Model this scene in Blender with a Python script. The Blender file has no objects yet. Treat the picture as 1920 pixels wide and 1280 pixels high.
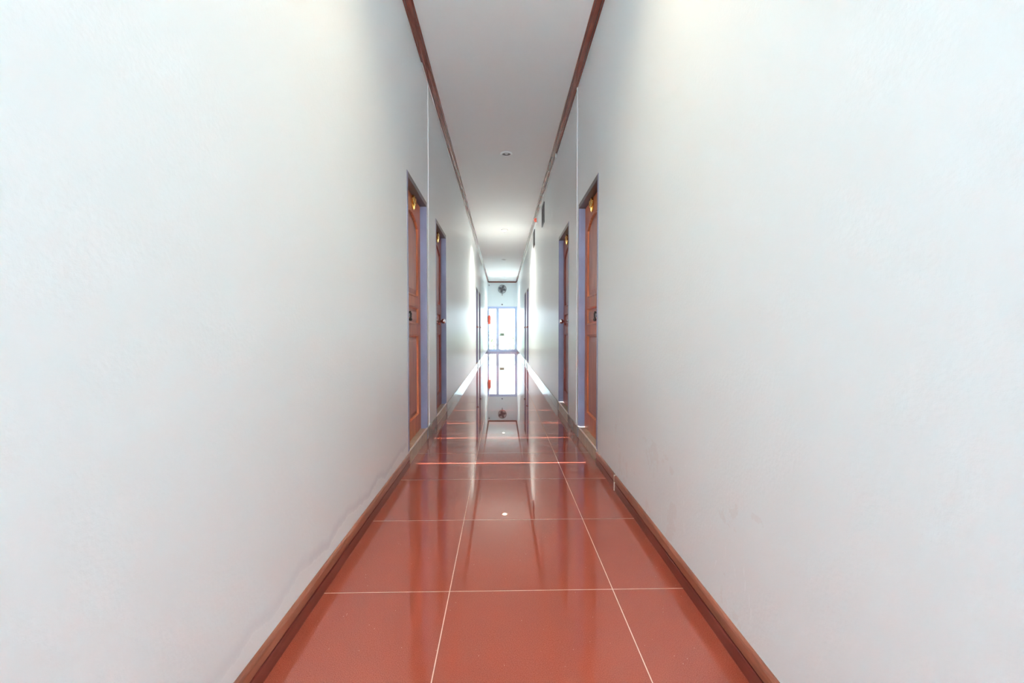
import bpy, bmesh, math, random
from mathutils import Vector
random.seed(7)
sc = bpy.context.scene
COL = sc.collection
PI = math.pi

# ------------------------------------------------------------------ camera
W = 0.671          # half width of the corridor
H = 3.20           # ceiling height
D = 19.80          # depth of the end wall
Y0 = -5.00         # open near end of the corridor (behind the camera)
FPX = 813.0
cam_d = bpy.data.cameras.new('camera'); cam = bpy.data.objects.new('camera', cam_d); COL.objects.link(cam)
cam_d.sensor_fit = 'HORIZONTAL'; cam_d.sensor_width = 36.0; cam_d.lens = 36.0 * FPX / 1920.0
cam_d.clip_start = 0.02; cam_d.clip_end = 400
cam.location = (-0.011, 0.0, 0.955)
cam.rotation_euler = (math.radians(90 - 1.41), 0, math.radians(-1.304))
sc.camera = cam

# ------------------------------------------------------------------ world, light, exposure
SKY = 5.0
wd = bpy.data.worlds.new('world'); sc.world = wd; wd.use_nodes = True
bg = wd.node_tree.nodes['Background']
bg.inputs[0].default_value = (0.70, 0.87, 1.0, 1); bg.inputs[1].default_value = SKY
vs = sc.view_settings
vs.view_transform = 'Standard'; vs.look = 'None'; vs.gamma = 1.0; vs.use_curve_mapping = False
vs.exposure = 1.13
LAMP_W = 22.0
sc.cycles.max_bounces = 16; sc.cycles.diffuse_bounces = 12

SUN = 108.0
sl = bpy.data.lights.new('sun', 'SUN'); sl.energy = SUN; sl.angle = math.radians(0.6); sl.color = (0.93, 0.97, 1.0)
so = bpy.data.objects.new('sun', sl); COL.objects.link(so); so.rotation_euler = (0, math.radians(35), 0)

def portal(name, loc, rot, sx, sy):
    l = bpy.data.lights.new(name, 'AREA'); l.shape = 'RECTANGLE'; l.size = sx; l.size_y = sy
    l.cycles.is_portal = True
    o = bpy.data.objects.new(name, l); COL.objects.link(o); o.location = loc; o.rotation_euler = rot
    return o
portal('sky_portal_rear', (0, Y0 - 0.02, H / 2), (math.radians(90), 0, 0), 2 * W, H)
portal('sky_portal_end', (0, D + 0.16, 1.02), (math.radians(-90), 0, 0), 2 * W, 2.04)

# ------------------------------------------------------------------ materials
def srgb(r, g, b):
    f = lambda c: (c / 255 / 12.92) if c / 255 <= 0.04045 else ((c / 255 + 0.055) / 1.055) ** 2.4
    return (f(r), f(g), f(b), 1)

class NT:
    def __init__(s, name):
        s.m = bpy.data.materials.new(name); s.m.use_nodes = True
        s.t = s.m.node_tree; s.b = s.t.nodes['Principled BSDF']
    def n(s, typ, **kw):
        x = s.t.nodes.new(typ)
        for k, v in kw.items():
            if k.startswith('i_'):
                x.inputs[k[2:].replace('_', ' ')].default_value = v
            else: setattr(x, k, v)
        return x
    def l(s, a, b): s.t.links.new(a, b)
    def set(s, **kw):
        for k, v in kw.items(): s.b.inputs[k.replace('_', ' ')].default_value = v
    def math(s, op, a, b=None, c=None):
        x = s.t.nodes.new('ShaderNodeMath'); x.operation = op
        for i, v in enumerate((a, b, c)):
            if v is None: continue
            if isinstance(v, (int, float)): x.inputs[i].default_value = v
            else: s.l(v, x.inputs[i])
        return x.outputs[0]
    def coords(s, scale=(1, 1, 1), kind='Object'):
        tc = s.n('ShaderNodeTexCoord'); mp = s.n('ShaderNodeMapping'); mp.inputs['Scale'].default_value = scale
        s.l(tc.outputs[kind], mp.inputs[0]); return mp.outputs[0]
    def noise(s, vec, scale, detail=3, rough=0.5):
        x = s.n('ShaderNodeTexNoise'); x.inputs['Scale'].default_value = scale
        x.inputs['Detail'].default_value = detail; x.inputs['Roughness'].default_value = rough
        s.l(vec, x.inputs['Vector']); return x.outputs['Fac']
    def ramp(s, fac, stops):
        r = s.n('ShaderNodeValToRGB'); e = r.color_ramp.elements
        while len(e) < len(stops): e.new(0.5)
        for el, (p, c) in zip(e, stops): el.position = p; el.color = c
        s.l(fac, r.inputs[0]); return r.outputs[0]
    def bump(s, h, strength, dist):
        b = s.n('ShaderNodeBump'); b.inputs['Strength'].default_value = strength; b.inputs['Distance'].default_value = dist
        s.l(h, b.inputs['Height']); s.l(b.outputs[0], s.b.inputs['Normal']); return b
    def mix(s, fac, a, b):
        m = s.n('ShaderNodeMix', data_type='RGBA')
        for i, v in ((0, fac), (6, a), (7, b)):
            if isinstance(v, (int, float, tuple)): m.inputs[i].default_value = v
            else: s.l(v, m.inputs[i])
        return m.outputs[2]

def simple(name, col, rough=0.5, metal=0.0, var=0.06, scale=12.0, spec=0.5, bumpd=0.0):
    k = NT(name); v = k.coords()
    f = k.noise(v, scale, 4)
    lo = tuple(c * (1 - var) for c in col[:3]) + (1,); hi = tuple(min(1, c * (1 + var)) for c in col[:3]) + (1,)
    k.l(k.ramp(f, [(0.3, lo), (0.7, hi)]), k.b.inputs['Base Color'])
    k.set(Roughness=rough, Metallic=metal, Specular_IOR_Level=spec)
    if bumpd: k.bump(k.noise(v, scale * 8, 3), 0.4, bumpd)
    return k.m

def wall_mat(name, side):
    k = NT(name); v = k.coords()
    base = k.ramp(k.noise(v, 0.9, 4), [(0.3, (0.836, 0.901, 0.920, 1)), (0.7, (0.850, 0.915, 0.934, 1))])
    sep = k.n('ShaderNodeSeparateXYZ'); k.l(v, sep.inputs[0])
    y, z = sep.outputs[1], sep.outputs[2]
    white = (0.90, 0.965, 0.985, 1)
    if side == 'left':
        # dried damp line with an efflorescent white rim just over the skirting
        wob = k.noise(k.coords((0, 1, 0.25)), 3.4, 6, 0.62)
        edge = k.math('MULTIPLY_ADD', wob, 0.16, 0.062)
        dz = k.math('SUBTRACT', z, edge)
        rim = k.math('SUBTRACT', 1.0, k.math('DIVIDE', k.math('ABSOLUTE', dz), 0.006)); rim = k.math('MAXIMUM', rim, 0.0)
        under = k.math('LESS_THAN', dz, 0.0)
        fac = k.math('ADD', rim, k.math('MULTIPLY', under, 0.45))
        win = k.math('MULTIPLY', k.math('GREATER_THAN', y, 1.48), k.math('LESS_THAN', y, 3.0))
        win2 = k.math('MULTIPLY', k.math('GREATER_THAN', y, 0.9), k.math('LESS_THAN', y, 1.48))
        fac = k.math('MULTIPLY', fac, k.math('ADD', win, k.math('MULTIPLY', win2, 0.5)))
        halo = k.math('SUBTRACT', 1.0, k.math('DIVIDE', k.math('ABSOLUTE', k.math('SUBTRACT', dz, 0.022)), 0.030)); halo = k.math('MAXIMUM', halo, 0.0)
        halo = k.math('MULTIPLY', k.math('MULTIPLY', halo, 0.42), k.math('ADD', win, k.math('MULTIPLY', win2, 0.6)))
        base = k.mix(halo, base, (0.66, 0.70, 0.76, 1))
        base = k.mix(k.math('MINIMUM', fac, 1.0), base, white)
    elif side == 'right':
        # chipped paint and scratches low on the wall
        sv = k.coords((1, 22, 5))
        s1 = k.noise(sv, 2.1, 5, 0.6)
        scr = k.math('GREATER_THAN', s1, 0.655)
        lo = k.math('MULTIPLY', k.math('LESS_THAN', z, 0.46), k.math('GREATER_THAN', z, 0.1))
        win = k.math('MULTIPLY', k.math('GREATER_THAN', y, 1.1), k.math('LESS_THAN', y, 2.6))
        pat = k.math('GREATER_THAN', k.noise(v, 4.0, 2), 0.5)
        blot = k.math('MULTIPLY', k.math('GREATER_THAN', k.noise(v, 5.5, 5, 0.65), 0.56), k.math('MULTIPLY', win, lo))
        base = k.mix(k.math('MULTIPLY', blot, 0.35), base, (0.78, 0.78, 0.78, 1))
        fac = k.math('MULTIPLY', k.math('MULTIPLY', scr, lo), k.math('MULTIPLY', win, pat))
        base = k.mix(fac, base, white)
    k.l(base, k.b.inputs['Base Color'])
    k.set(Roughness=0.34, Specular_IOR_Level=0.5)
    peel = k.noise(v, 95.0, 3, 0.55); slow = k.noise(v, 9.0, 3, 0.5)
    k.bump(k.math('MULTIPLY_ADD', slow, 1.3, peel), 0.30, 0.0022)
    return k.m

M = {}
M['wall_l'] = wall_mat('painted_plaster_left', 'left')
M['wall_r'] = wall_mat('painted_plaster_right', 'right')
M['wall_e'] = wall_mat('painted_plaster_end', 'end')
M['ceiling'] = simple('ceiling_paint', (0.925, 0.973, 0.985), 0.6, var=0.012, scale=1.5, spec=0.3)
M['bead'] = simple('white_corner_bead', (0.88, 0.89, 0.9), 0.35, var=0.02)

def tile_mat():
    k = NT('polished_red_granite_tile')
    tc = k.n('ShaderNodeTexCoord'); oi = k.n('ShaderNodeObjectInfo')
    add = k.n('ShaderNodeVectorMath', operation='ADD'); k.l(tc.outputs['Object'], add.inputs[0])
    sc_ = k.n('ShaderNodeVectorMath', operation='SCALE'); k.l(oi.outputs['Location'], sc_.inputs[0]); sc_.inputs['Scale'].default_value = 1.7
    k.l(sc_.outputs[0], add.inputs[1]); v = add.outputs[0]
    fine = k.noise(v, 420.0, 2, 0.6)
    cloud = k.noise(v, 5.0, 4, 0.6)
    c1 = k.ramp(fine, [(0.30, srgb(134, 58, 42)), (0.52, srgb(160, 79, 60)), (0.74, srgb(182, 101, 80))])
    c2 = k.mix(k.math('MULTIPLY', cloud, 0.35), c1, srgb(158, 68, 50))
    vo = k.n('ShaderNodeTexVoronoi'); vo.inputs['Scale'].default_value = 55.0; k.l(v, vo.inputs['Vector'])
    speck = k.math('MULTIPLY', k.math('LESS_THAN', vo.outputs['Distance'], 0.055), k.math('GREATER_THAN', k.noise(v, 14, 2), 0.56))
    c3 = k.mix(speck, c2, srgb(226, 176, 150))
    k.l(c3, k.b.inputs['Base Color'])
    k.set(Roughness=0.008, Specular_IOR_Level=0.5, IOR=1.85)
    return k.m
M['tile'] = tile_mat()
M['grout'] = simple('pale_grout', srgb(226, 190, 168), 0.7, var=0.12, scale=30)

def wood_mat(name, dark, mid, light, rough=0.25, axis='z', spec=0.5):
    k = NT(name)
    sc_ = {'z': (9, 9, 0.9), 'y': (9, 0.9, 9)}[axis]
    v = k.coords(sc_)
    g = k.noise(v, 4.0, 6, 0.6); big = k.noise(k.coords(), 1.6, 2)
    f = k.math('ADD', k.math('MULTIPLY', g, 0.75), k.math('MULTIPLY', big, 0.25))
    k.l(k.ramp(f, [(0.32, dark), (0.5, mid), (0.68, light)]), k.b.inputs['Base Color'])
    k.set(Roughness=rough, Specular_IOR_Level=spec)
    k.bump(g, 0.15, 0.0008)
    return k.m
M['door'] = wood_mat('varnished_orange_teak', srgb(164, 88, 54), srgb(204, 116, 74), srgb(224, 140, 94), 0.36, spec=0.35)
M['door_p'] = wood_mat('varnished_teak_panel', srgb(164, 98, 76), srgb(190, 120, 96), srgb(208, 138, 114), 0.34, spec=0.4)
M['door2'] = wood_mat('varnished_red_hardwood', srgb(132, 60, 52), srgb(168, 84, 70), srgb(190, 104, 84), 0.36, spec=0.35)
M['door2_p'] = wood_mat('varnished_red_hardwood_panel', srgb(136, 70, 66), srgb(162, 90, 82), srgb(180, 108, 98), 0.34, spec=0.4)
M['frame'] = simple('sky_tinted_gloss_paint', srgb(146, 150, 180), 0.34, var=0.08, scale=5)  # bluish sky reflection on the jambs is put into this colour
M['head'] = simple('shade_dark_frame_paint', srgb(112, 104, 106), 0.4, var=0.08, scale=5)  # darker than the jambs: shade under the door head painted in
M['skirt'] = wood_mat('brown_skirting_wood', srgb(112, 62, 46), srgb(148, 90, 68), srgb(170, 110, 86), 0.3, 'y')
M['skirt2'] = wood_mat('red_brown_skirting_wood', srgb(98, 40, 34), srgb(122, 56, 46), srgb(136, 66, 54), 0.3, 'y')
M['crown'] = wood_mat('crown_moulding_wood', srgb(84, 38, 32), srgb(116, 60, 48), srgb(140, 80, 62), 0.25, 'y')
M['stone'] = simple('grey_marble_skirting', srgb(146, 136, 124), 0.12, var=0.18, scale=9)
M['sill'] = simple('beige_stone_sill', srgb(196, 176, 150), 0.25, var=0.10, scale=14)
M['nosing'] = simple('cream_sill_nosing', srgb(236, 226, 212), 0.3, var=0.03)
M['gold'] = simple('polished_brass', (0.95, 0.66, 0.22), 0.18, 1.0, var=0.05)
M['chrome'] = simple('chrome', (0.82, 0.82, 0.84), 0.12, 1.0, var=0.03)
M['dark_metal'] = simple('dark_bronze', (0.06, 0.05, 0.045), 0.35, 0.8)
M['white_pl'] = simple('white_plastic', (0.86, 0.88, 0.88), 0.3, var=0.02)
M['grey_pl'] = simple('grey_plastic', (0.30, 0.31, 0.33), 0.4)
M['fan_dark'] = simple('dark_fan_wire', (0.05, 0.052, 0.06), 0.35)
M['fan_blade'] = simple('smoky_fan_blade', (0.16, 0.17, 0.20), 0.3)
M['red'] = simple('red_enamel', srgb(220, 90, 66), 0.28, var=0.05)
M['black_rb'] = simple('black_rubber', (0.03, 0.03, 0.03), 0.5)
M['vent'] = simple('dark_grey_vent_metal', srgb(96, 96, 100), 0.45, 0.2)
M['alu'] = simple('haze_tinted_aluminium', srgb(186, 202, 232), 0.3, 0.0, var=0.02)  # bluish haze of the bright exterior is mixed into the frame colour
M['rail'] = simple('painted_steel', srgb(66, 72, 70), 0.6, var=0.04, spec=0.2)
M['latch'] = simple('grey_green_latch_plate', srgb(150, 170, 150), 0.4)
M['deck'] = simple('balcony_concrete', srgb(238, 239, 238), 0.7, var=0.06, scale=3)
M['ground'] = simple('pale_bounce_ground', srgb(222, 220, 212), 0.9, var=0.1, scale=0.6)  # tone set pale so sunlight bounces up onto the ceiling
M['reflector'] = simple('lamp_reflector', (0.16, 0.17, 0.18), 0.3, 0.3, var=0.02)
M['bulb_off'] = simple('frosted_bulb', (0.75, 0.77, 0.78), 0.3, var=0.02)
M['bark'] = simple('tree_bark', srgb(70, 60, 50), 0.9, var=0.25, scale=6)
M['leaf'] = simple('green_leaf', srgb(56, 82, 44), 0.7, var=0.25, scale=4, spec=0.15)

def emis(name, col, strength):
    k = NT(name); k.set(Base_Color=(0.9, 0.9, 0.88, 1), Emission_Color=col, Emission_Strength=strength); return k.m
M['bulb_on'] = emis('lit_warm_bulb', (1.0, 0.80, 0.52, 1), 9.0)

def glass_mat():
    m = bpy.data.materials.new('clear_door_glass'); m.use_nodes = True; t = m.node_tree; t.nodes.clear()
    o = t.nodes.new('ShaderNodeOutputMaterial'); mx = t.nodes.new('ShaderNodeMixShader')
    tr = t.nodes.new('ShaderNodeBsdfTransparent'); gl = t.nodes.new('ShaderNodeBsdfGlossy'); fr = t.nodes.new('ShaderNodeFresnel')
    tr.inputs[0].default_value = (0.93, 0.97, 0.96, 1); gl.inputs['Roughness'].default_value = 0.03; fr.inputs[0].default_value = 1.45
    t.links.new(fr.outputs[0], mx.inputs[0]); t.links.new(tr.outputs[0], mx.inputs[1]); t.links.new(gl.outputs[0], mx.inputs[2])
    t.links.new(mx.outputs[0], o.inputs[0]); return m
M['glass'] = glass_mat()

# ------------------------------------------------------------------ mesh helpers
class B:
    def __init__(s): s.bm = bmesh.new()
    def box(s, x0, x1, y0, y1, z0, z1):
        v = [s.bm.verts.new(p) for p in ((x0,y0,z0),(x1,y0,z0),(x1,y1,z0),(x0,y1,z0),(x0,y0,z1),(x1,y0,z1),(x1,y1,z1),(x0,y1,z1))]
        for f in ((0,3,2,1),(4,5,6,7),(0,1,5,4),(1,2,6,5),(2,3,7,6),(3,0,4,7)): s.bm.faces.new([v[i] for i in f])
        return s
    def loft(s, rings, close_ends=True, closed=True):
        vs_ = [[s.bm.verts.new(p) for p in r] for r in rings]; n = len(vs_[0])
        for a, b in zip(vs_, vs_[1:]):
            for i in range(n if closed else n - 1):
                j = (i + 1) % n; s.bm.faces.new((a[i], a[j], b[j], b[i]))
        if close_ends: s.bm.faces.new(vs_[0][::-1]); s.bm.faces.new(vs_[-1])
        return s
    def lathe(s, prof, c=(0,0,0), axis='z', seg=24, caps=True):
        rings = []
        for r, h in prof:
            ring = []
            for i in range(seg):
                a = 2 * PI * i / seg; p, q = r * math.cos(a), r * math.sin(a)
                d = {'z': (p, q, h), 'y': (p, h, q), 'x': (h, p, q)}[axis]
                ring.append((c[0]+d[0], c[1]+d[1], c[2]+d[2]))
            rings.append(ring)
        return s.loft(rings, caps)
    def tube(s, pts, r, seg=8, cyclic=False):
        pts = [Vector(p) for p in pts]; n = len(pts); rings = []
        up = Vector((0.13, 0.21, 0.97)).normalized()
        for i, p in enumerate(pts):
            if cyclic: t = pts[(i+1) % n] - pts[i-1]
            else: t = pts[min(i+1, n-1)] - pts[max(i-1, 0)]
            t.normalize(); a = t.cross(up)
            if a.length < 1e-3: a = t.cross(Vector((1, 0, 0)))
            a.normalize(); b = t.cross(a)
            rings.append([tuple(p + r * (math.cos(2*PI*k/seg) * a + math.sin(2*PI*k/seg) * b)) for k in range(seg)])
        if cyclic: rings.append(rings[0]); return s.loft(rings, False)
        return s.loft(rings, True)
    def mesh(s, name, mat, bevel=0.0, smooth=False, flip=False):
        bm = s.bm
        if flip:
            for v in bm.verts: v.co.x = -v.co.x
        bmesh.ops.remove_doubles(bm, verts=bm.verts, dist=1e-6)
        bmesh.ops.recalc_face_normals(bm, faces=bm.faces)
        if bevel > 0:
            bmesh.ops.bevel(bm, geom=[e for e in bm.edges if len(e.link_faces) == 2 and e.calc_face_angle(0) > 0.6], offset=bevel, segments=2, profile=0.6, affect='EDGES', clamp_overlap=True)
        if smooth:
            for f in bm.faces: f.smooth = True
        me = bpy.data.meshes.new(name); bm.to_mesh(me); bm.free(); me.materials.append(M[mat])
        if smooth: me.set_sharp_from_angle(angle=math.radians(40))
        return me

def link(name, me, parent=None, loc=None, **props):
    o = bpy.data.objects.new(name, me); COL.objects.link(o)
    if parent is not None: o.parent = parent
    if loc is not None: o.location = loc
    for k, v in props.items(): o[k] = v
    return o
def empty(name, loc, **props): return link(name, None, None, loc, **props)

# ------------------------------------------------------------------ structure
DW = 0.79                     # door opening width
DH = 2.073                    # top of the door frame
DOORS = {-1: [3.045, 4.345, 11.02, 12.40], 1: [3.075, 4.43, 11.15, 12.33]}
TH = 0.16                     # wall thickness

def wall(name, s, label):
    b = B(); u0, u1 = W, W + TH
    ys = sorted(DOORS[s]); cur = Y0
    for y in ys:
        b.box(s*u0, s*u1, cur, y, -0.05, H); b.box(s*u0, s*u1, y, y + DW, DH, H); cur = y + DW
    b.box(s*u0, s*u1, cur, D + 0.15, -0.05, H)
    me = bpy.data.meshes.new(name); bm = b.bm
    bmesh.ops.recalc_face_normals(bm, faces=bm.faces)
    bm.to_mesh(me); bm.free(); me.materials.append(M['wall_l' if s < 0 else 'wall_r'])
    return link(name, me, kind='structure', label=label, category='wall')
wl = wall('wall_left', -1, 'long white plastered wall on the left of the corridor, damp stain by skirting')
wr = wall('wall_right', 1, 'long white plastered wall on the right of the corridor, scratched low down')
we = link('wall_end', B().box(-W, W, D, D + 0.15, 2.06, H).mesh('wall_end', 'wall_e'), kind='structure',
          label='short white wall above the glass door at the far end', category='wall')
link('ceiling', B().box(-W - TH, W + TH, Y0, D + 0.15, H, H + 0.15).mesh('ceiling', 'ceiling'), kind='structure',
     label='plain white flat ceiling of the corridor with recessed lights', category='ceiling')

# floor: grout bed + one object per tile
fl = link('floor', B().box(-W - TH, W + TH, Y0, D + 0.15, -0.14, -0.0003).mesh('floor', 'grout'), kind='structure',
          label='polished red brown tiled corridor floor with pale joints', category='floor')
G = 0.0016; cols = [(-W, -0.204), (-0.204, 0.397), (0.397, W)]
tm = []
for i, (x0, x1) in enumerate(cols):
    a = x0 + (G if i else 0); c = x1 - (G if i < 2 else 0)
    tm.append(B().box(a, c, G, 0.6 - G, -0.012, 0.0).mesh('floor_tile', 'tile'))
k = 0; y = 1.572 - 0.6 * 11
while y < D + 0.1:
    if y > Y0 - 0.3:
        for me in tm: link('tile', me, fl, (0, y, 0))
    y += 0.6

# wall edge bead just beyond the first pair of doors
for s, yy, n in ((-1, 3.925, 1), (1, 3.955, 2)):
    link('trim_%d' % n, B().box(s*(W - 0.006), s*W, yy - 0.012, yy + 0.012, 0.095, H - 0.05).mesh('bead', 'bead', 0.002), kind='structure',
         label='thin white vertical joint strip on the %s wall past its nearest door' % ('left' if s < 0 else 'right'), category='trim')

# crown moulding
def crown_prof():   # (u from wall inwards, z below ceiling)
    return [(0, 0), (0.056, 0), (0.056, -0.006), (0.048, -0.010), (0.046, -0.018), (0.036, -0.028), (0.027, -0.034), (0.022, -0.042), (0.014, -0.046), (0.012, -0.055), (0, -0.055)]
for s, n in ((-1, 3), (1, 4)):
    rings = [[(s*(W - u), yy, H + z) for u, z in crown_prof()] for yy in (Y0, D)]
    link('trim_%d' % n, B().loft(rings).mesh('crown', 'crown'), kind='structure',
         label='dark brown wooden crown moulding along the %s edge of the ceiling' % ('left' if s < 0 else 'right'), category='trim')
rings = [[(xx, D - u, H + z) for u, z in crown_prof()] for xx in (-W + 0.04, W - 0.04)]
link('trim_5', B().loft(rings).mesh('crown', 'crown'), kind='structure',
     label='short dark wooden crown moulding across the far end wall', category='trim')

# skirting: brown wood near, grey stone tiles beyond the first doors
for s, side in ((-1, 'left'), (1, 'right')):
    root = empty('baseboard_%s' % side, (s*W, 0, 0), kind='structure',
                 label='skirting along the foot of the %s wall, brown near and grey further on' % side, category='baseboard')
    end = DOORS[s][0]
    cuts = [Y0, 0.16, end] if s < 0 else [Y0, 0.10, 2.56, end]
    for a, c in zip(cuts, cuts[1:]):
        a2 = a + 0.001; c2 = c - 0.001
        up = [(0, 0.054), (0.012, 0.054), (0.013, 0.056), (0.013, 0.084), (0.010, 0.089), (0.006, 0.0915), (0, 0.0915)]
        lo = [(0, 0), (0.011, 0), (0.011, 0.043), (0.009, 0.0455), (0.001, 0.046), (0.001, 0.054), (0, 0.054)]
        link('upper_strip', B().loft([[(-s*u, yy, z) for u, z in up] for yy in (a2, c2)]).mesh('upper_strip', 'skirt'), root)
        link('lower_strip', B().loft([[(-s*u, yy, z) for u, z in lo] for yy in (a2, c2)]).mesh('lower_strip', 'skirt2'), root)
    if s > 0:
        link('joint_filler', B().box(-0.0135, 0, 2.556, 2.566, 0.0, 0.0925).mesh('joint_filler', 'nosing'), root, label='white filler in a skirting joint')
    segs = []; ys = DOORS[s]
    st = ys[0] + DW
    for nx in ys[1:] + [D]:
        segs.append((st, nx)); st = nx + DW
    cache = {}
    for a, c in segs:
        n = max(1, round((c - a) / 0.6)); L = (c - a) / n; key = round(L, 4)
        if key not in cache: cache[key] = B().box(0, -s*0.010, 0.001, L - 0.001, 0, 0.098).mesh('skirting_tile', 'stone', 0.002)
        for i in range(n): link('skirting_tile', cache[key], root, (0, a + i * L, 0))

# ------------------------------------------------------------------ doors
JT = 0.038      # visible face of the frame
REC = 0.056     # recess of the leaf behind the wall face
SILL = 0.10
def arc_poly(v0, v1, z0, zs, rise, n=14):
    """panel outline, straight sides up to zs, ogee like arch of given rise"""
    p = [(v0, z0), (v1, z0)]
    for i in range(n + 1):
        t = i / n; v = v1 + (v0 - v1) * t
        p.append((v, zs + rise * math.sin(PI * t) ** 0.8))
    return p
def inset(poly, d):
    cx = sum(p[0] for p in poly) / len(poly); v0 = min(p[0] for p in poly); v1 = max(p[0] for p in poly)
    z0 = min(p[1] for p in poly); z1 = max(p[1] for p in poly); cz = (z0 + z1) / 2
    sx = (v1 - v0 - 2*d) / (v1 - v0); sz = (z1 - z0 - 2*d) / (z1 - z0); cx = (v0 + v1) / 2
    return [(cx + (a - cx)*sx, cz + (b - cz)*sz) for a, b in poly]

def door_meshes(s, mat, arch=True):
    """meshes in local space: x = into the wall * s, y along the corridor, z up"""
    P = {}
    flip = s < 0
    j = []
    j.append(B().box(-0.002, 0.13, 0, JT, 0, DH).mesh('jamb', 'frame', 0.003, flip=flip))
    j.append(B().box(-0.002, 0.13, DW - 0.012, DW, 0, DH).mesh('jamb', 'frame', 0.003, flip=flip))
    P['jamb'] = j
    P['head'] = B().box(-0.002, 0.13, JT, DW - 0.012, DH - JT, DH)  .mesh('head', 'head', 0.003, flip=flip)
    P['sill'] = B().box(0.0, 0.13, JT - 0.036, DW - 0.002, 0, SILL - 0.006).mesh('sill', 'sill', 0.003, flip=flip)
    P['nosing'] = B().box(-0.004, 0.006, 0.002, DW - 0.002, SILL - 0.008, SILL + 0.002).mesh('nosing', 'nosing', 0.002, flip=flip)
    a, c = JT + 0.002, DW - 0.014; z0, z1 = SILL - 0.002, DH - JT - 0.003
    ST = 0.105; pa, pc = a + ST, c - ST
    up = arc_poly(pa, pc, 1.235, 1.82, 0.085); mid = [(pa, 1.005), (pc, 1.005), (pc, 1.155), (pa, 1.155)]
    low = [(pa, 0.235), (pc, 0.235), (pc, 0.925), (pa, 0.925)]
    b = B(); u0, u1 = REC, REC + 0.036
    b.box(u0, u1, a, pa, z0, z1); b.box(u0, u1, pc, c, z0, z1)
    b.box(u0, u1, pa, pc, z0, 0.235); b.box(u0, u1, pa, pc, 0.925, 1.005); b.box(u0, u1, pa, pc, 1.155, 1.235)
    top = [(pa, z1), (pc, z1)] + up[2:]
    b.loft([[(u, v, z) for v, z in top] for u in (u0, u1)])
    P['leaf'] = b.mesh('leaf', mat, 0.0, flip=flip)
    P['panel'] = []; P['moulding'] = []
    for poly in (up, mid, low):
        i1 = inset(poly, 0.020); i2 = inset(poly, 0.026); i3 = inset(poly, 0.058 if poly is not mid else 0.045)
        b = B()
        # moulding lip on the edge of the opening
        b.loft([[(u0 + 0.002, v, z) for v, z in poly], [(u0 - 0.005, v, z) for v, z in inset(poly, 0.006)],
                [(u0 - 0.004, v, z) for v, z in inset(poly, 0.012)], [(u0 + 0.013, v, z) for v, z in i1]], False)
        P['moulding'].append(b.mesh('moulding', mat, flip=flip))
        b = B()
        b.loft([[(u1 - 0.004, v, z) for v, z in poly], [(u0 + 0.0125, v, z) for v, z in poly]], False)
        b.loft([[(u0 + 0.0125, v, z) for v, z in poly], [(u0 + 0.0125, v, z) for v, z in i2], [(u0 + 0.003, v, z) for v, z in i3]], False)
        b.bm.verts.ensure_lookup_table()
        n = len(poly)
        b.bm.faces.new([b.bm.verts.new((u0 + 0.003, v, z)) for v, z in i3])
        P['panel'].append(b.mesh('panel', mat + '_p', flip=flip))
    # brass ornament at the top of the leaf
    b = B(); vc = 0.47; zc = 1.985
    b.lathe([(0.0, -0.004), (0.046, -0.004), (0.046, 0.0), (0.040, 0.004), (0.0, 0.004)], (u0 - 0.004, vc, zc - 0.018), 'x', 20, False)
    for dv in (-0.028, 0.028):
        pts = [(u0 - 0.012, vc + dv + 0.026 * math.cos(t) * (1 if dv > 0 else -1), zc + 0.012 + 0.030 * math.sin(t)) for t in [i * 2 * PI / 16 for i in range(16)]]
        b.tube(pts, 0.008, 8, True)
    b.tube([(u0 - 0.010, vc, zc - 0.055), (u0 - 0.014, vc, zc), (u0 - 0.008, vc, zc + 0.044)], 0.009, 8)
    P['ornament'] = b.mesh('ornament', 'gold', smooth=True, flip=flip)
    # near doors: drop escutcheon with keyhole; others: round knob on a stem
    b = B(); vk = 0.315; zk = 1.085
    b.lathe([(0.0, 0.0), (0.024, 0.0), (0.024, -0.003), (0.019, -0.006), (0.0, -0.006)], (u0 + 0.003, vk, zk), 'x', 20, False)
    P['escutcheon'] = b.mesh('escutcheon', 'chrome', smooth=True, flip=flip)
    b = B(); b.tube([(u0 - 0.006, vk, zk + 0.022), (u0 - 0.014, vk, zk), (u0 - 0.012, vk, zk - 0.02), (u0 - 0.009, vk, zk - 0.04)], 0.008, 8)
    b.lathe([(0.0, -0.014), (0.012, -0.008), (0.014, 0.0), (0.010, 0.010), (0.0, 0.014)], (u0 - 0.011, vk, zk - 0.042), 'z', 12, False)
    P['pull'] = b.mesh('pull', 'dark_metal', smooth=True, flip=flip)
    b = B(); vk = 0.40; zk = 1.060
    b.lathe([(0.0, 0.004), (0.030, 0.004), (0.030, 0.0), (0.024, -0.008), (0.011, -0.012), (0.0095, -0.040), (0.013, -0.056), (0.025, -0.066), (0.028, -0.080), (0.024, -0.092), (0.012, -0.098), (0.0, -0.0985)], (u0, vk, zk), 'x', 24, False)
    P['knob'] = b.mesh('knob', 'chrome', smooth=True, flip=flip)
    return P

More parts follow.
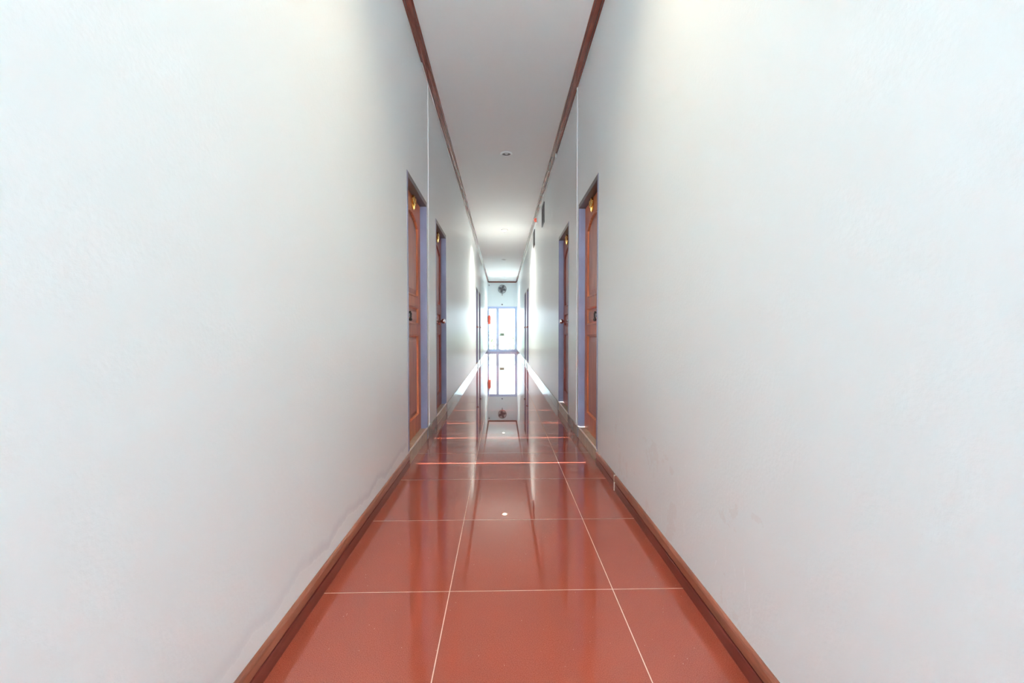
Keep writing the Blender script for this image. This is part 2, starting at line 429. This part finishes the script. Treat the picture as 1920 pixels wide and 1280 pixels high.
words = {(-1, 0): 'nearest panelled door on the left wall, orange brown with brass ornament',
         (-1, 1): 'second door on the left wall, reddish wood with round chrome knob',
         (-1, 2): 'third door on the left wall, far along, seen edge on',
         (-1, 3): 'farthest door on the left wall, seen edge on',
         (1, 0): 'nearest panelled door on the right wall, orange brown with brass ornament',
         (1, 1): 'second door on the right wall, reddish wood with round chrome knob',
         (1, 2): 'third door on the right wall, far along, seen edge on',
         (1, 3): 'farthest door on the right wall, seen edge on'}
nd = 0
for s in (-1, 1):
    PA = door_meshes(s, 'door'); PB = door_meshes(s, 'door2')
    for i, yy in enumerate(DOORS[s]):
        nd += 1; P = PA if i == 0 else PB
        d = empty('door_%d' % nd, (s*W, yy, 0), kind='structure', label=words[(s, i)], category='door', group='wooden doors along the corridor')
        for me in P['jamb']: link('jamb', me, d)
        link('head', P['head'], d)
        si = link('sill', P['sill'], d, label='beige stone sill'); link('nosing', P['nosing'], si)
        lf = link('leaf', P['leaf'], d)
        for me in P['panel']: link('panel', me, lf)
        for me in P['moulding']: link('moulding', me, lf)
        link('ornament', P['ornament'], lf, label='shiny brass ornament')
        if i == 0:
            link('escutcheon', P['escutcheon'], lf); link('pull', P['pull'], lf, label='dark drop handle')
        else: link('knob', P['knob'], lf, label='round chrome knob')

# ------------------------------------------------------------------ glass door at the end
gd = empty('door_%d' % (nd + 1), (0, D, 0), kind='structure', label='white framed sliding glass door at the far end of the corridor', category='door')
yA, yB = 0.02, 0.075
zt = 2.06
link('frame', B().box(-W, -W + 0.03, 0, 0.12, 0, zt).box(W - 0.03, W, 0, 0.12, 0, zt).box(-W + 0.03, W - 0.03, 0, 0.12, zt - 0.035, zt).box(-W + 0.03, W - 0.03, 0, 0.12, 0, 0.02).mesh('frame', 'alu', 0.003), gd)
def panel(x0, x1, ya, yb, st, name):
    p = link('door_panel', B().box(x0, x0 + st[0], ya, yb, 0.02, zt - 0.035).box(x1 - st[1], x1, ya, yb, 0.02, zt - 0.035)
             .box(x0 + st[0], x1 - st[1], ya, yb, zt - 0.105, zt - 0.035).box(x0 + st[0], x1 - st[1], ya, yb, 0.02, 0.11).mesh('door_panel', 'alu', 0.003), gd)
    link('pane', B().box(x0 + st[0], x1 - st[1], (ya+yb)/2 - 0.003, (ya+yb)/2 + 0.003, 0.11, zt - 0.105).mesh('pane', 'glass'), p)
    return p
p1 = panel(-W + 0.031, -0.17, yB, yB + 0.04, (0.03, 0.06), 'a')
p2 = panel(-0.275, W - 0.031, yA, yA + 0.045, (0.12, 0.07), 'b')
link('latch', B().box(-0.13, 0.09, yA - 0.012, yA - 0.002, 0.74, 0.85).box(-0.16, 0.11, yA - 0.02, yA - 0.012, 0.72, 0.75).mesh('latch', 'latch', 0.002), p2, label='grey green plate on the glass')

# ------------------------------------------------------------------ balcony and outdoors
link('balcony_floor', B().box(-3.0, 3.0, D + 0.16, 21.6, -0.30, -0.14).mesh('balcony_floor', 'deck', 0.004), kind='structure', label='pale concrete balcony slab outside the glass door', category='balcony')
link('bounce_slab', B().box(-8.0, 8.0, Y0 - 8.0, Y0 - 0.01, -0.20, -0.02).mesh('bounce_slab', 'deck', 0.004), kind='structure', label='added pale slab out of view, bouncing light in at the near end', category='bounce slab')  # unseen slab, added to bounce sunlight into the corridor
br = empty('balcony_railing', (0, 21.3, -0.14), label='grey metal balcony railing seen through the glass door', category='railing')
link('top_rail', B().tube([(-2.9, 0, 0.87), (2.9, 0, 0.87)], 0.025, 10).mesh('top_rail', 'rail', smooth=True), br)
link('bottom_rail', B().tube([(-2.9, 0, 0.12), (2.9, 0, 0.12)], 0.018, 8).mesh('bottom_rail', 'rail', smooth=True), br)
bal = B().tube([(0, 0, 0.12), (0, 0, 0.87)], 0.009, 6).mesh('baluster', 'rail', smooth=True)
for i in range(-18, 19): link('baluster', bal, br, (i * 0.15, 0, 0))
post = B().tube([(0, 0, 0), (0, 0, 0.87)], 0.025, 8).mesh('post', 'rail', smooth=True)
for x in (-2.85, -1.0, 1.0, 2.85): link('post', post, br, (x, 0, 0))
link('ground', B().box(-90, 90, -60, 120, -3.5, -3.4).mesh('ground', 'ground'), kind='structure', label='outdoor ground below the balcony, made pale to bounce light up', category='ground')

def tree(name, loc, h, r, label, seed):
    rnd = random.Random(seed)
    t = empty(name, loc, label=label, category='tree', group='trees beyond the balcony')
    link('trunk', B().lathe([(0.16, 0), (0.12, h*0.3), (0.09, h*0.55), (0.03, h*0.8)], seg=10).mesh('trunk', 'bark', smooth=True), t)
    b = B()
    for i in range(900):
        while True:
            p = Vector((rnd.uniform(-1, 1), rnd.uniform(-1, 1), rnd.uniform(-1, 1)))
            if 0.35 < p.length < 1: break
        c = Vector((p.x*r, p.y*r, h*0.72 + p.z*h*0.30)); a = Vector((rnd.uniform(-1,1), rnd.uniform(-1,1), rnd.uniform(-1,1))).normalized()
        e = a.orthogonal().normalized(); L = rnd.uniform(0.12, 0.22)
        b.bm.faces.new([b.bm.verts.new(c + q) for q in (-L*a, 0.35*L*e, L*a, -0.35*L*e)])
    o = link('foliage', b.mesh('foliage', 'leaf'), t, kind='stuff')
tree('leafy_tree', (-1.6, 29.0, -3.4), 4.6, 1.5, 'green leafy tree beyond the balcony, left pane', 3)
tree('leafy_tree', (2.0, 33.0, -3.4), 4.4, 1.6, 'green leafy tree beyond the balcony, right pane', 4)

# ------------------------------------------------------------------ ceiling lights
def downlight(yy, lit, label, power=1.0, spread=180, col=(1.0, 0.92, 0.80)):
    t = empty('ceiling_light', (0.045, yy, H), label=label, category='light', group='recessed ceiling lights')
    link('trim_ring', B().lathe([(0.074, 0.0), (0.075, -0.006), (0.070, -0.015), (0.060, -0.018), (0.053, -0.012), (0.050, 0.0)], seg=36, caps=False).mesh('trim_ring', 'white_pl', smooth=True), t)
    link('reflector', B().lathe([(0.052, -0.007), (0.044, -0.003), (0.030, -0.001), (0.0, -0.001)], seg=28, caps=False).mesh('reflector', 'reflector', smooth=True), t)
    prof = [(0.0, -0.040), (0.024, -0.037), (0.042, -0.022), (0.048, -0.001), (0.0, -0.001)] if lit else [(0.0, -0.014), (0.014, -0.012), (0.022, -0.006), (0.024, -0.001), (0.0, -0.001)]
    link('bulb', B().lathe(prof, seg=24, caps=False).mesh('bulb', 'bulb_on' if lit else 'bulb_off', smooth=True), t)
    if lit:
        l = bpy.data.lights.new('lamp_light', 'AREA'); l.shape = 'DISK'; l.size = 0.07; l.energy = LAMP_W * power; l.spread = math.radians(spread); l.color = col
        o = bpy.data.objects.new('lamp_light', l); COL.objects.link(o); o.parent = t; o.location = (0, 0, -0.044)
downlight(1.45, True, 'lit warm recessed ceiling light nearest the viewer, above the frame', 0.23, 126, (1.0, 0.78, 0.50))
downlight(5.55, False, 'unlit round recessed ceiling light nearest in view, metal rim')
downlight(9.70, True, 'lit warm recessed ceiling light halfway down the corridor', 0.92, 132)
downlight(13.7, False, 'unlit recessed ceiling light between the two lit ones')
downlight(17.5, True, 'lit recessed ceiling light nearest the far wall fan', 0.5, 120)

# ------------------------------------------------------------------ wall fan
fan = empty('wall_fan', (-0.005, D - 0.005, 2.84), label='small dark wall fan mounted above the glass door', category='fan')
R = 0.185; FY = -0.16
link('wall_plate', B().box(-0.05, 0.05, -0.03, 0.005, -0.33, -0.20).mesh('wall_plate', 'white_pl', 0.006), fan)
link('arm', B().tube([(0, -0.03, -0.27), (0, -0.07, -0.22), (0, -0.08, -0.10), (0, -0.075, 0.0)], 0.018, 8).mesh('arm', 'grey_pl', smooth=True), fan)
link('motor', B().lathe([(0.0, 0.10), (0.045, 0.095), (0.06, 0.06), (0.06, 0.0), (0.03, -0.03), (0.0, -0.03)], (0, -0.13, 0), 'y', 20, False).mesh('motor', 'grey_pl', smooth=True), fan)
b = B()
for rr, yy in ((R, FY), (R, FY + 0.04), (R*0.75, FY - 0.035), (R*0.5, FY - 0.05), (R*0.28, FY - 0.055)):
    b.tube([(rr*math.cos(2*PI*i/28), yy, rr*math.sin(2*PI*i/28)) for i in range(28)], 0.004 if rr < R else 0.008, 6, True)
for i in range(24):
    a = 2*PI*i/24; c, q = math.cos(a), math.sin(a)
    b.tube([(rr*c, yy, rr*q) for rr, yy in ((0.03, FY - 0.056), (R*0.5, FY - 0.05), (R*0.75, FY - 0.035), (R, FY), (R, FY + 0.04), (0.05, FY + 0.08))], 0.0022, 4)
link('cage', b.mesh('cage', 'fan_dark', smooth=True), fan)
link('hub', B().lathe([(0.0, -0.062), (0.035, -0.06), (0.042, -0.045), (0.042, -0.02), (0.0, -0.02)], (0, FY, 0), 'y', 18, False).mesh('hub', 'fan_blade', smooth=True), fan)
b = B()
outline = [(0.03, -0.02), (0.09, -0.055), (0.155, -0.045), (0.168, 0.0), (0.15, 0.045), (0.08, 0.05), (0.03, 0.02)]
b.loft([[(x, yo + 0.35*z, z) for x, z in outline] for yo in (0.0, 0.003)])
bl = b.mesh('blade', 'fan_blade')
for i in range(4):
    o = link('blade', bl, fan, (0, FY - 0.01, 0)); o.rotation_euler = (0, i * PI / 2 + 0.3, 0)
link('pull_cord', B().tube([(0.035, -0.06, -0.2), (0.036, -0.06, -0.28), (0.034, -0.06, -0.44)], 0.003, 6).mesh('pull_cord', 'white_pl'), fan)

# ------------------------------------------------------------------ fire extinguisher
fx = empty('fire_extinguisher', (-W, D - 0.30, 1.25), label='red fire extinguisher hanging on the left wall beside the glass door', category='extinguisher')
link('cylinder', B().lathe([(0.0, 0.0), (0.055, 0.0), (0.064, 0.012), (0.064, 0.34), (0.055, 0.375), (0.030, 0.40), (0.020, 0.405), (0.0, 0.405)], (0.088, 0, 0), 'z', 24, False).mesh('cylinder', 'red', smooth=True), fx)
link('valve', B().lathe([(0.018, 0.40), (0.022, 0.41), (0.022, 0.44), (0.014, 0.455), (0.0, 0.455)], (0.088, 0, 0), 'z', 14, False).mesh('valve', 'chrome', smooth=True), fx)
link('handle', B().tube([(0.088, -0.02, 0.44), (0.088, -0.05, 0.475), (0.088, -0.12, 0.485)], 0.009, 8).tube([(0.088, -0.02, 0.43), (0.088, -0.06, 0.445), (0.088, -0.11, 0.44)], 0.008, 8).mesh('handle', 'black_rb', smooth=True), fx)
link('hose', B().tube([(0.088, 0.02, 0.43), (0.10, 0.075, 0.42), (0.12, 0.09, 0.34), (0.125, 0.085, 0.20), (0.12, 0.075, 0.10)], 0.010, 8).mesh('hose', 'black_rb', smooth=True), fx)
link('bracket', B().box(0, 0.026, -0.03, 0.03, 0.10, 0.36).box(0, 0.012, -0.02, 0.02, 0.36, 0.62).mesh('bracket', 'grey_pl', 0.002), fx)

# ------------------------------------------------------------------ vents and small devices
def vent(yy, zz, label):
    v = empty('vent_grille', (W, yy, zz), label=label, category='vent', group='dark vents on the right wall')
    w, h = 0.36, 0.33
    link('frame', B().box(-0.014, 0, -w/2, -w/2 + 0.025, -h/2, h/2).box(-0.014, 0, w/2 - 0.025, w/2, -h/2, h/2).box(-0.014, 0, -w/2 + 0.025, w/2 - 0.025, h/2 - 0.025, h/2).box(-0.014, 0, -w/2 + 0.025, w/2 - 0.025, -h/2, -h/2 + 0.025).mesh('frame', 'vent', 0.002), v)
    link('backing', B().box(-0.003, 0, -w/2 + 0.02, w/2 - 0.02, -h/2 + 0.02, h/2 - 0.02).mesh('backing', 'black_rb'), v)
    sl = B().loft([[(-0.013, yy_, -0.010), (-0.011, yy_, -0.011), (-0.003, yy_, 0.008), (-0.005, yy_, 0.009)] for yy_ in (-w/2 + 0.025, w/2 - 0.025)]).mesh('slat', 'vent')
    for i in range(11): link('slat', sl, v, (0, 0, -h/2 + 0.035 + i * 0.026))
vent(7.18, 2.865, 'dark square vent grille high on the right wall, nearer of two')
vent(9.22, 2.90, 'dark square vent grille high on the right wall, farther of two')

al = empty('alarm_beacon', (W, 8.35, 3.075), label='small red alarm device under the right crown moulding', category='alarm')
link('base', B().box(-0.022, 0, -0.045, 0.045, -0.06, 0.06).mesh('base', 'white_pl', 0.004), al)
link('lens', B().lathe([(0.040, -0.022), (0.040, -0.05), (0.030, -0.066), (0.0, -0.072)], (0, 0, 0), 'x', 18, False).mesh('lens', 'red', smooth=True), al)

sn = empty('door_sensor', (-0.01, D, 2.15), label='tiny grey sensor on end wall between fan and glass door', category='sensor')
link('housing', B().box(-0.035, 0.035, -0.035, 0, -0.03, 0.03).mesh('housing', 'grey_pl', 0.006), sn)
link('eye', B().lathe([(0.014, -0.035), (0.012, -0.041), (0.0, -0.043)], (0, 0, 0), 'y', 12, False).mesh('eye', 'black_rb', smooth=True), sn)

cb = empty('corner_camera', (-W, D - 0.22, 3.02), label='small grey camera in the far upper left corner', category='camera')
link('mount', B().box(0, 0.015, -0.03, 0.03, -0.03, 0.03).tube([(0.01, 0, 0), (0.06, -0.02, -0.01)], 0.009, 8).mesh('mount', 'white_pl', 0.0), cb)
link('body', B().lathe([(0.0, -0.07), (0.024, -0.068), (0.026, 0.05), (0.0, 0.055)], (0.075, -0.03, -0.02), 'y', 14, False).mesh('body', 'grey_pl', smooth=True), cb)

# cables under the crown mouldings
pts = []
yy = 3.6
while yy < D - 0.1:
    pts.append((-W + 0.006, yy, H - 0.063 - 0.004 * math.sin(yy * 2.1) * math.sin(yy * 0.7))); yy += 0.35
link('cable', B().tube(pts, 0.0055, 6).mesh('cable', 'white_pl', smooth=True), label='thin white cable clipped under the left crown moulding', category='cable')
pts = []
for i in range(14):
    a = 2 * PI * i / 13
    pts.append((W - 0.012, 5.45 + 0.035 * math.cos(a) - 0.01, H - 0.075 + 0.032 * math.sin(a)))
yy = 5.6
while yy < D - 0.1:
    pts.append((W - 0.007, yy, H - 0.064 - 0.004 * math.sin(yy * 1.7))); yy += 0.35
link('cable', B().tube(pts, 0.006, 6).mesh('cable', 'white_pl', smooth=True), label='white cable with a small loop under the right crown moulding', category='cable')
